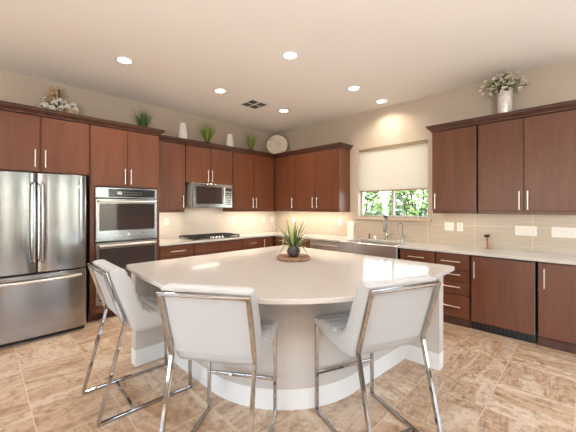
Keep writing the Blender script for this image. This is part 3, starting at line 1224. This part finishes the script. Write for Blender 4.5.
# ------------------------------------------------------------------ faucets and sink things
root = thing('kitchen_faucet', 'tall spring neck kitchen faucet in the centre behind the sink', 'faucet', (-.085, -2.672, CT))
fx, fy = -.085, -2.672
obj('base', lathe(BM(), [(.028, CT + .0005), (.028, CT + .01), (.018, CT + .02), (.016, CT + .12), (.014, CT + .13)], (fx, fy, 0), 20), 'dark_chrome', root, smooth=True)
pts = [(fx, fy, CT + .12), (fx, fy, CT + .32)]
for i in range(9):
    a = PI * i / 8
    pts.append((fx - .035 + .035 * math.cos(a), fy, CT + .35 + .045 * math.sin(a)))
pts += [(fx - .07, fy, CT + .25)]
obj('neck', tube(BM(), pts, .009, 10), 'dark_chrome', root, smooth=True)
coil = []
for i in range(300):
    q = i / 299
    ln = q * (len(pts) - 3) + 1
    k = min(int(ln), len(pts) - 2)
    p = Vector(pts[k]).lerp(Vector(pts[k + 1]), ln - k)
    a = q * 2 * PI * 22
    coil.append((p.x + .015 * math.cos(a) * (0.7), p.y + .015 * math.sin(a), p.z + .004 * math.sin(a * 2)))
obj('spring', tube(BM(), coil, .0028, 5), 'dark_chrome', root, smooth=True)
obj('spray_head', lathe(BM(), [(.017, CT + .13), (.02, CT + .15), (.014, CT + .24), (.012, CT + .26)], (fx - .07, fy, 0), 16), 'dark_chrome', root, smooth=True)
obj('bracket', tube(BM(), [(fx, fy, CT + .22), (fx - .07, fy, CT + .22)], .006), 'dark_chrome', root, smooth=True)
obj('lever', tube(BM(), [(fx, fy, CT + .08), (fx, fy - .05, CT + .085), (fx, fy - .11, CT + .10)], .007), 'dark_chrome', root, smooth=True)

root = thing('filtered_water_faucet', 'slim gooseneck water tap right of the main faucet', 'faucet', (-.085, -2.935, CT))
fy = -2.935
pts = [(fx, fy, CT + .0005), (fx, fy, CT + .22)]
for i in range(8):
    a = PI * i / 7
    pts.append((fx - .045 + .045 * math.cos(a), fy + .03 * (1 - math.cos(a)) * .5, CT + .24 + .045 * math.sin(a)))
pts.append((fx - .09, fy + .03, CT + .20))
obj('spout', tube(BM(), pts, .006, 10), 'dark_chrome', root, smooth=True)
obj('lever', tube(BM(), [(fx, fy, CT + .07), (fx, fy - .06, CT + .085)], .006), 'dark_chrome', root, smooth=True)
obj('base', lathe(BM(), [(.018, CT + .0005), (.018, CT + .012), (.010, CT + .05), (.010, CT + .08), (.0, CT + .09)], (fx, fy, 0), 16), 'dark_chrome', root, smooth=True)

root = thing('soap_dispenser', 'short dark soap pump between paper towels and faucet', 'soap dispenser', (-.09, -2.375, CT))
obj('base', lathe(BM(), [(.017, CT + .0005), (.017, CT + .01), (.01, CT + .015), (.01, CT + .06), (.013, CT + .062), (.013, CT + .08), (.0, CT + .082)], (-.09, -2.375, 0), 16), 'pot', root, smooth=True)
obj('spout', tube(BM(), [(-.09, -2.375, CT + .07), (-.15, -2.375, CT + .065)], .005), 'pot', root, smooth=True)
o = obj('air_gap', lathe(BM(), [(.02, CT + .0005), (.02, CT + .04), (.017, CT + .055), (.0, CT + .058)], (-.09, -2.475, 0), 16), 'nickel', smooth=True)
tag(o, 'short nickel air gap cap beside the soap pump', 'air gap')

root = thing('paper_towel_holder', 'roll of white paper towels standing on the counter left of the sink', 'paper towel', (-.13, -2.04, CT))
obj('base', lathe(BM(), [(.075, CT + .0005), (.075, CT + .012), (.0, CT + .013)], (-.13, -2.04, 0), 28), 'nickel', root, smooth=True)
obj('paper_roll', lathe(BM(), [(.058, CT + .0135), (.06, CT + .02), (.06, CT + .275), (.058, CT + .28), (.02, CT + .281)], (-.13, -2.04, 0), 32), 'paper', root, smooth=True)
obj('post', tube(BM(), [(-.13, -2.04, CT + .25), (-.13, -2.04, CT + .315)], .006), 'nickel', root, smooth=True)

root = thing('bottle_stand', 'small coppery stand with a dark square head on the right counter', 'stand', (-.12, -4.06, CT))
obj('base', lathe(BM(), [(.03, CT + .0005), (.03, CT + .008), (.0, CT + .009)], (-.12, -4.06, 0), 20), 'bronze', root, smooth=True)
obj('stem', tube(BM(), [(-.12, -4.06, CT + .006), (-.12, -4.055, CT + .09), (-.12, -4.05, CT + .15)], .0085, radii=[.013, .008, .012]), 'bronze', root, smooth=True)
obj('head', box(BM(), -.145, -4.075, CT + .145, -.095, -4.02, CT + .178), 'black', root, bevel=.006)


# ------------------------------------------------------------------ outlets and switches
def plate(axis, a, z, gangs, kind, label, group=None, wdt=None):
    wdt = wdt or (.072 + .046 * (gangs - 1))
    hh = .118
    f = -.008
    name = 'outlet' if kind == 'outlet' else 'light_switch'
    root = thing(name, label, 'outlet' if kind == 'outlet' else 'light switch', (a, f, z) if axis == 'A' else (f, a, z), group)
    b = BM()

    def bb(b, a0, a1, z0, z1, o0, o1):
        if axis == 'A':
            box(b, a0, f - o1, z0, a1, f - o0, z1)
        else:
            box(b, f - o1, a0, z0, f - o0, a1, z1)
    bb(b, a - wdt / 2, a + wdt / 2, z - hh / 2, z + hh / 2, .0003, .006)
    obj('cover_plate', b, 'plastic', root, bevel=.002)
    for g in range(gangs):
        c = a + (g - (gangs - 1) / 2) * .046
        b = BM()
        if kind == 'outlet' or kind == 'mix' and g == 0:
            for dz in (-.02, .02):
                bb(b, c - .016, c + .016, z + dz - .014, z + dz + .014, .0055, .009)
            q = obj('socket', b, 'white_gloss', root, bevel=.002)
            b = BM()
            for dz in (-.02, .02):
                bb(b, c - .008, c - .005, z + dz - .005, z + dz + .006, .0085, .0096)
                bb(b, c + .005, c + .008, z + dz - .005, z + dz + .006, .0085, .0096)
            obj('slot', b, 'grey_vent', q)
        else:
            bb(b, c - .016, c + .016, z - .034, z + .034, .0055, .0095)
            obj('rocker', b, 'white_gloss', root, bevel=.002)
    return root


plate('A', -2.505, 1.182, 1, 'outlet', 'white wall outlet left of the cooktop, next to the oven cabinet')
plate('A', -1.155, 1.178, 1, 'outlet', 'white wall outlet right of the cooktop')
plate('A', -.36, 1.16, 1, 'outlet', 'white wall plate near the room corner, left of the corner pair')
plate('A', -.12, 1.16, 1, 'switch', 'white wall plate right next to the room corner')
plate('B', -.568, 1.158, 1, 'outlet', 'white wall outlet behind the potted plant on the window wall')
plate('B', -1.738, 1.156, 1, 'outlet', 'white wall outlet left of the paper towels')
plate('B', -3.575, 1.158, 2, 'switch', 'double white switch plate right of the window')
plate('B', -3.712, 1.155, 1, 'outlet', 'single white outlet immediately right of the double switch plate')
plate('B', -4.428, 1.14, 4, 'switch', 'white multi-gang switch plate right of the small coppery stand')
plate('B', -4.79, 1.14, 5, 'switch', 'widest white switch plate at the right edge of the photo')

# ------------------------------------------------------------------ ceiling cans and vent
grpc = 'recessed ceiling lights'
CANS = [(-3.555, -1.302, 'recessed ceiling light nearest the refrigerator, leftmost'), (-2.33, -2.69, 'recessed ceiling light highest in the photo, above the island centre'),
        (-2.304, -1.30, 'recessed ceiling light above the cooktop side, left of the air vent'), (-1.054, -2.68, 'recessed ceiling light toward the sink window, second from the right'),
        (-1.04, -1.305, 'small recessed ceiling light right of the air vent, nearest the corner'), (-.302, -2.70, 'rightmost recessed ceiling light, close above the window'),
        (-4.95, -1.9, None), (-4.9, -4.0, None), (-3.55, -5.3, None), (-2.2, -5.3, None), (-5.6, -6.2, None), (-3.0, -6.8, None)]
for i, (x, y, lab) in enumerate(CANS):
    root = thing('recessed_light', lab or 'recessed ceiling light behind the camera', 'ceiling light', (x, y, H), grpc)
    obj('trim_ring', lathe(BM(), [(.068, H - .0005), (.088, H - .002), (.09, H - .008), (.085, H - .012), (.070, H - .010), (.066, H - .0005)], (x, y, 0), 32), 'white_gloss', root, smooth=True)
    obj('bulb', lathe(BM(), [(.0, H - .009), (.060, H - .0075), (.067, H - .001), (.0, H - .0008)], (x, y, 0), 28), 'lamp', root, smooth=True)
    l = light('can_lamp', 'AREA', (0, 0, -.02), (CAN_W * (1.7 if y > -1.5 else .9)) if lab else CAN_NEAR_W, CAN, shape='DISK', size=.13, spread=math.radians(140))
    l.parent = root

root = thing('ceiling_vent', 'square four-way air vent in the ceiling', 'ceiling vent', (-1.60, -1.19, H))
VX, VY, VS = -1.60, -1.19, .17
b = BM()
for k in range(2):
    s0, s1 = VS - k * .0, VS - .022
    box(b, VX - VS, VY - VS, H - .008, VX + VS, VY - VS + .022, H - .0005) if k == 0 else None
box(b, VX - VS, VY + VS - .022, H - .008, VX + VS, VY + VS, H - .0005)
box(b, VX - VS, VY - VS + .022, H - .008, VX - VS + .022, VY + VS - .022, H - .0005)
box(b, VX + VS - .022, VY - VS + .022, H - .008, VX + VS, VY + VS - .022, H - .0005)
box(b, VX - .012, VY - VS + .022, H - .008, VX + .012, VY + VS - .022, H - .0005)
box(b, VX - VS + .022, VY - .01, H - .008, VX - .01, VY + .01, H - .0005)
box(b, VX + .01, VY - .01, H - .008, VX + VS - .022, VY + .01, H - .0005)
obj('frame', b, 'white_trim', root)
obj('duct_opening', box(BM(), VX - VS + .02, VY - VS + .02, H - .002, VX + VS - .02, VY + VS - .02, H - .0008), 'grey_vent', root)
b = BM()
for sx in (-1, 1):
    for sy in (-1, 1):
        for j in range(2):
            q = .055 + j * .045
            if sx * sy > 0:
                x0 = VX + sx * q
                box(b, x0 - .003, VY + sy * .012, H - .012, x0 + .003, VY + sy * .146, H - .002)
            else:
                y0 = VY + sy * q
                box(b, VX + sx * .012, y0 - .003, H - .012, VX + sx * .146, y0 + .003, H - .002)
obj('louver', b, 'grey_metal', root)

# ------------------------------------------------------------------ under-cabinet light bars
UC = [
      ('B', -.86, -.42, 'LED light bar under the corner cabinet on the window wall'),
      ('B', -4.84, -4.05, 'LED light bar under the cabinet at the right edge of the photo'),('A', -2.84, -2.37, 'LED light bar under the cabinet beside the ovens'),
      ('A', -1.36, -.45, 'LED light bar under the cabinet right of the microwave'),
      ('B', -1.88, -.98, 'LED light bar under the two door cabinet left of the window'),
      ('B', -3.93, -3.52, 'LED light bar under the single door cabinet right of the window')]
for ax, a0, a1, lab in UC:
    c = (a0 + a1) / 2
    L = a1 - a0
    if ax == 'A':
        b = box(BM(), a0, -.235, DB - .014, a1, -.205, DB - .001); p = (c, -.22, DB - .017); rot = (0, 0, 0)
    else:
        b = box(BM(), -.235, a0, DB - .014, -.205, a1, DB - .001); p = (-.22, c, DB - .017); rot = (0, 0, PI / 2)
    o = tag(obj('led_light_bar', b, 'led'), lab, 'light', 'under-cabinet light bars')
    l = light('led_lamp', 'AREA', p, UNDER_W * (.85 if ax == 'A' else (1.2 if a1 > -1 else (.3 if a1 > -4 else .05))) * L, UNDER, rot, shape='RECTANGLE', size=L, size_y=.025)


# ------------------------------------------------------------------ plants
def blade(b, base, d, length, width, droop, rise, seg=7, fold=.25):
    """arching grass blade starting at base, direction d (xy angle)"""
    ca, sa = math.cos(d), math.sin(d)
    prev = None
    for i in range(seg + 1):
        t_ = i / seg
        rr = length * (t_ * math.cos(rise) + .0)
        z = length * (math.sin(rise) * t_ - droop * t_ * t_)
        wd = width * (1 - t_ ** 1.8) * (.55 + .9 * min(1, t_ * 3) * .5)
        p = Vector((base[0] + ca * rr, base[1] + sa * rr, base[2] + z))
        n_ = Vector((-sa, ca, 0)) * wd
        dn = Vector((0, 0, -wd * fold))
        cur = (b.verts.new(p + n_), b.verts.new(p + dn), b.verts.new(p - n_))
        if prev:
            b.faces.new([prev[0], prev[1], cur[1], cur[0]])
            b.faces.new([prev[1], prev[2], cur[2], cur[1]])
        prev = cur


TX, TY = -2.455, -2.855
TZ = CT + .001
root = thing('wood_tray', 'round rustic wooden tray on the island under the potted plant', 'tray', (TX, TY, TZ))
obj('disc', lathe(BM(), [(.160, TZ), (.168, TZ + .006), (.168, TZ + .030), (.160, TZ + .036), (.152, TZ + .030), (.0, TZ + .028)], (TX, TY, 0), 40), 'drywood', root, smooth=True)
PZ = TZ + .0295
root = thing('potted_plant', 'spiky green plant in a dark round pot on the island tray', 'potted plant', (TX, TY, PZ))
obj('pot', lathe(BM(), [(.038, PZ), (.052, PZ + .012), (.066, PZ + .045), (.064, PZ + .075), (.048, PZ + .105), (.044, PZ + .112), (.040, PZ + .108), (.040, PZ + .098)], (TX, TY, 0), 28), 'pot', root, smooth=True)
obj('soil', lathe(BM(), [(.041, PZ + .09), (.041, PZ + .099), (.0, PZ + .103)], (TX, TY, 0), 20), 'soil', root, smooth=True)
b1, b2 = BM(), BM()
for i in range(32):
    a = i * 2.399 + random.uniform(-.2, .2)
    up = random.uniform(.5, 1.25)
    L = random.uniform(.29, .43)
    dr = random.uniform(.05, .25) if up > .7 else random.uniform(.3, .5)
    blade(b1 if i % 3 else b2, (TX + .012 * math.cos(a), TY + .012 * math.sin(a), PZ + .095), a, L, .0115, dr, up, 8)
for i in range(16):
    a = i * .39 + random.uniform(-.1, .1)
    blade(b2 if i % 2 else b1, (TX + .02 * math.cos(a), TY + .02 * math.sin(a), PZ + .10), a, random.uniform(.20, .26), .008, .92, .55, 8)
obj('leaves', b1, 'leaf', root)
obj('pale_leaves', b2, 'leaf_pale', root)

TOPZ = 2.506        # top of the cabinet decks
GZ = 2.525


def grass_pot(x, y, label, h, spread, m):
    root = thing('grass_plant', label, 'artificial plant', (x, y, TOPZ), 'tufted grass plants on top of the cabinets')
    obj('pot', lathe(BM(), [(.035, TOPZ), (.05, TOPZ + .02), (.05, TOPZ + .075), (.045, TOPZ + .08), (.0, TOPZ + .078)], (x, y, 0), 20), 'soil', root, smooth=True)
    b = BM()
    for i in range(130):
        a = random.uniform(0, 2 * PI)
        up = random.uniform(1.0, 1.52)
        rr = random.uniform(0, .035)
        blade(b, (x + rr * math.cos(a), y + rr * math.sin(a), TOPZ + .07), a, h * .93 * random.uniform(.65, 1.0), .0052, spread * random.uniform(.1, .6), up, 5)
    obj('blades', b, m, root)


grass_pot(-2.955, -.22, 'dark green grass tuft above the oven cabinet, leftmost of three', .44, .25, 'grass_dark')
grass_pot(-1.845, -.19, 'bright green grass tuft above the microwave, between the white vases', .46, .2, 'grass')
grass_pot(-.86, -.19, 'green grass tuft near the marbled platter, rightmost of three', .42, .2, 'grass')


def white_vase(x, label, h):
    b = BM()
    prof = [(.074, 0), (.082, .01), (.074, h * .45), (.056, h * .93), (.048, h), (.042, h * .98), (.040, h * .6)]
    lathe(b, [(r, TOPZ + z) for r, z in prof], (x, -.2, 0), 28, sq=.8)
    return tag(obj('vase', b, 'white_gloss', smooth=True), label, 'vase', 'white vases on top of the cabinets')


white_vase(-2.306, 'taller white tapered vase above the single door cabinet, left of two', .315)
white_vase(-1.367, 'shorter white tapered vase above the cabinets, right of the microwave', .29)


def petal_ball(b, c, r, n=14, size=.5):
    """open blossom of cupped petals"""
    for i in range(n):
        th = i * 2.399
        ph = math.acos(1 - 1.5 * (i + .5) / n)
        d = Vector((math.sin(ph) * math.cos(th), math.sin(ph) * math.sin(th), math.cos(ph)))
        s = d.orthogonal().normalized()
        t_ = d.cross(s)
        p = Vector(c) + d * r * .75
        ps = [p - s * r * size * .4, p + t_ * r * size - s * 0, p + d * r * .25 + s * r * size, p - t_ * r * size]
        b.faces.new([b.verts.new(q) for q in ps])
        ps = [Vector(c) + d * r * .2, p + t_ * r * size, p - s * r * size * .4, p - t_ * r * size]
        b.faces.new([b.verts.new(q) for q in ps])


# floral spray lying on top of the refrigerator cabinet
FX, FY = -4.01, -.32
root = thing('flower_arrangement', 'low arrangement of white and blush silk flowers above the refrigerator', 'flowers', (FX, FY, TOPZ))
bw, bb_, bt, bl = BM(), BM(), BM(), BM()
lathe(bt, [(.06, TOPZ), (.07, TOPZ + .04), (.05, TOPZ + .06), (.0, TOPZ + .058)], (FX, FY, 0), 14)
for i in range(64):
    u = random.uniform(-1, 1)
    x = FX + u * .21
    z = TOPZ + .06 + random.uniform(0, 1) * .32 * (1 - abs(u) ** 2)
    y = FY + random.uniform(-.09, .09)
    tgt = bw if (z < TOPZ + .26 or u > .4) and random.random() < .85 else bb_
    petal_ball(tgt, (x, y, z), random.uniform(.024, .042))
    tube(bt, [(FX + u * .03, FY, TOPZ + .05), ((FX + x) / 2, (FY + y) / 2, (TOPZ + z) / 2 + .05), (x, y, z)], .0022, 4)
for i in range(50):
    u = random.uniform(-1, .8)
    x = FX + u * .21
    z = TOPZ + .05 + random.uniform(.2, 1.1) * .32 * (1 - abs(u) ** 2)
    blade(bl, (x, FY + random.uniform(-.08, .08), z), random.uniform(0, 6.3), .06, .012, .4, .5, 4)
obj('white_blossoms', bw, 'petal', root)
obj('blush_blossoms', bb_, 'petal_blush', root, label='tan and blush blossoms')
obj('stems', bt, 'stem', root)
obj('leaves', bl, 'green_dark', root)

# platter in the corner, leaning back against the walls
root = thing('decorative_platter', 'round marbled platter with a dark rim standing in the corner above the cabinets', 'platter', (-.25, -.25, TOPZ))
mt = Matrix.Rotation(math.radians(-45), 4, 'Z') @ Matrix.Rotation(math.radians(76), 4, 'X')
RP = .238
cz = TOPZ + RP * math.sin(math.radians(76)) + .012
obj('dish', lathe(BM(), [(.0, .012), (.12, .010), (.18, .014), (.228, .026), (.230, .022), (.20, .004), (.12, .0), (.0, .0)], (-.20, -.265, cz), 44, mt), 'platter', root, smooth=True)
b = BM()
rp = [mt @ Vector((.232 * math.cos(2 * PI * i / 44), .232 * math.sin(2 * PI * i / 44), .028)) + Vector((-.20, -.265, cz)) for i in range(44)]
tube(b, rp, .006, 8, closed=True)
obj('rim', b, 'rim', root, smooth=True)

# vase of flowers on the right-hand cabinets
VX2, VY2 = -.27, -4.262
root = thing('flower_vase', 'silvery mercury glass vase of white flowers on the right-hand cabinets', 'vase of flowers', (VX2, VY2, TOPZ))
obj('vase', lathe(BM(), [(.070, TOPZ), (.074, TOPZ + .006), (.074, TOPZ + .15), (.074, TOPZ + .285), (.070, TOPZ + .288), (.068, TOPZ + .16), (.062, TOPZ + .02), (.0, TOPZ + .018)], (VX2, VY2, 0), 32), 'mercury', root, smooth=True)
bw, bc, bt, bl = BM(), BM(), BM(), BM()
for i in range(100):
    a = i * 2.399
    el = random.uniform(.05, 1.5)
    r = random.uniform(.08, .23)
    x = VX2 + r * math.cos(a) * math.cos(el)
    y = VY2 + r * math.sin(a) * math.cos(el) * 1.15 + .02
    z = TOPZ + .30 + r * math.sin(el) * .95 - (.03 if el < .3 else 0)
    petal_ball(bw if i % 3 else bc, (x, y, z), random.uniform(.015, .026), 10)
    tube(bt, [(VX2, VY2, TOPZ + .25), ((VX2 + x) / 2, (VY2 + y) / 2, (TOPZ + .30 + z) / 2 + .02), (x, y, z)], .002, 4)
for i in range(120):
    a = random.uniform(0, 6.3)
    el = random.uniform(.0, 1.5)
    r = random.uniform(.06, .2)
    blade(bl, (VX2 + r * math.cos(a) * math.cos(el), VY2 + .02 + r * math.sin(a) * math.cos(el) * 1.1, TOPZ + .29 + r * math.sin(el)), a, .055, .010, .4, random.uniform(.1, 1), 4)
pts = [(VX2, VY2, TOPZ + .28), (VX2 - .03, VY2 - .10, TOPZ + .33), (VX2 - .05, VY2 - .21, TOPZ + .30)]
tube(bt, pts, .003, 5)
for k in range(5):
    blade(bl, (VX2 - .04 - .004 * k, VY2 - .14 - .016 * k, TOPZ + .325 - .005 * k), -1.4 + (k % 2) * 1.1, .05, .009, .3, .3, 4)
obj('white_blossoms', bw, 'petal', root)
obj('cream_blossoms', bc, 'petal_cream', root)
obj('stems', bt, 'stem', root)
obj('leaves', bl, 'green_dark', root)

# ------------------------------------------------------------------ garden outside the sink window
g = struct('ground_garden', box(BM(), .15, -9, -.35, 14, 6, -.25), 'ground')


def bush(name, x, y, r, h, n, m, label, lift=0.):
    root = thing(name, label, 'bush', (x, y, -.25), 'shrubs outside the window')
    b = BM()
    tube(b, [(x, y, -.25), (x + .05, y, lift + .4), (x, y + .06, lift + h * .6)], .06, 8, radii=[.07, .05, .02])
    for i in range(6):
        a = i * 1.05
        tube(b, [(x, y, lift + .35), (x + math.cos(a) * r * .35, y + math.sin(a) * r * .35, lift + h * .5), (x + math.cos(a) * r * .6, y + math.sin(a) * r * .6, lift + h * .75)], .02, 5)
    obj('trunk', b, 'stem', root)
    b = BM()
    for i in range(n):
        d = Vector((random.gauss(0, 1), random.gauss(0, 1), random.gauss(0, 1))).normalized() * random.uniform(.55, 1) ** .5
        p = Vector((x + d.x * r, y + d.y * r, lift + h * .55 + d.z * h * .5))
        u = Vector((random.gauss(0, 1), random.gauss(0, 1), random.gauss(0, .6))).normalized()
        v = u.orthogonal().normalized()
        s = random.uniform(.05, .085)
        b.faces.new([b.verts.new(q) for q in (p - u * s, p + v * s * .5, p + u * s, p - v * s * .5)])
    obj('leaves', b, m, root)


bush('garden_shrub', 2.7, -.55, .62, 2.3, 2600, 'hedge', 'green leafy shrub seen through the left window pane')
bush('garden_shrub', 2.9, -2.0, .70, 2.5, 3200, 'hedge', 'broad green shrub filling the right window pane')
bush('garden_shrub', 3.6, -3.45, .8, 2.6, 2600, 'hedge_pale', 'paler green shrub at the right side of the window view')
tag(obj('garden_wall', box(BM(), 6.2, -9, -.25, 6.4, 6, 1.55), 'stucco'), 'pale stucco garden wall beyond the shrubs outside', 'wall')
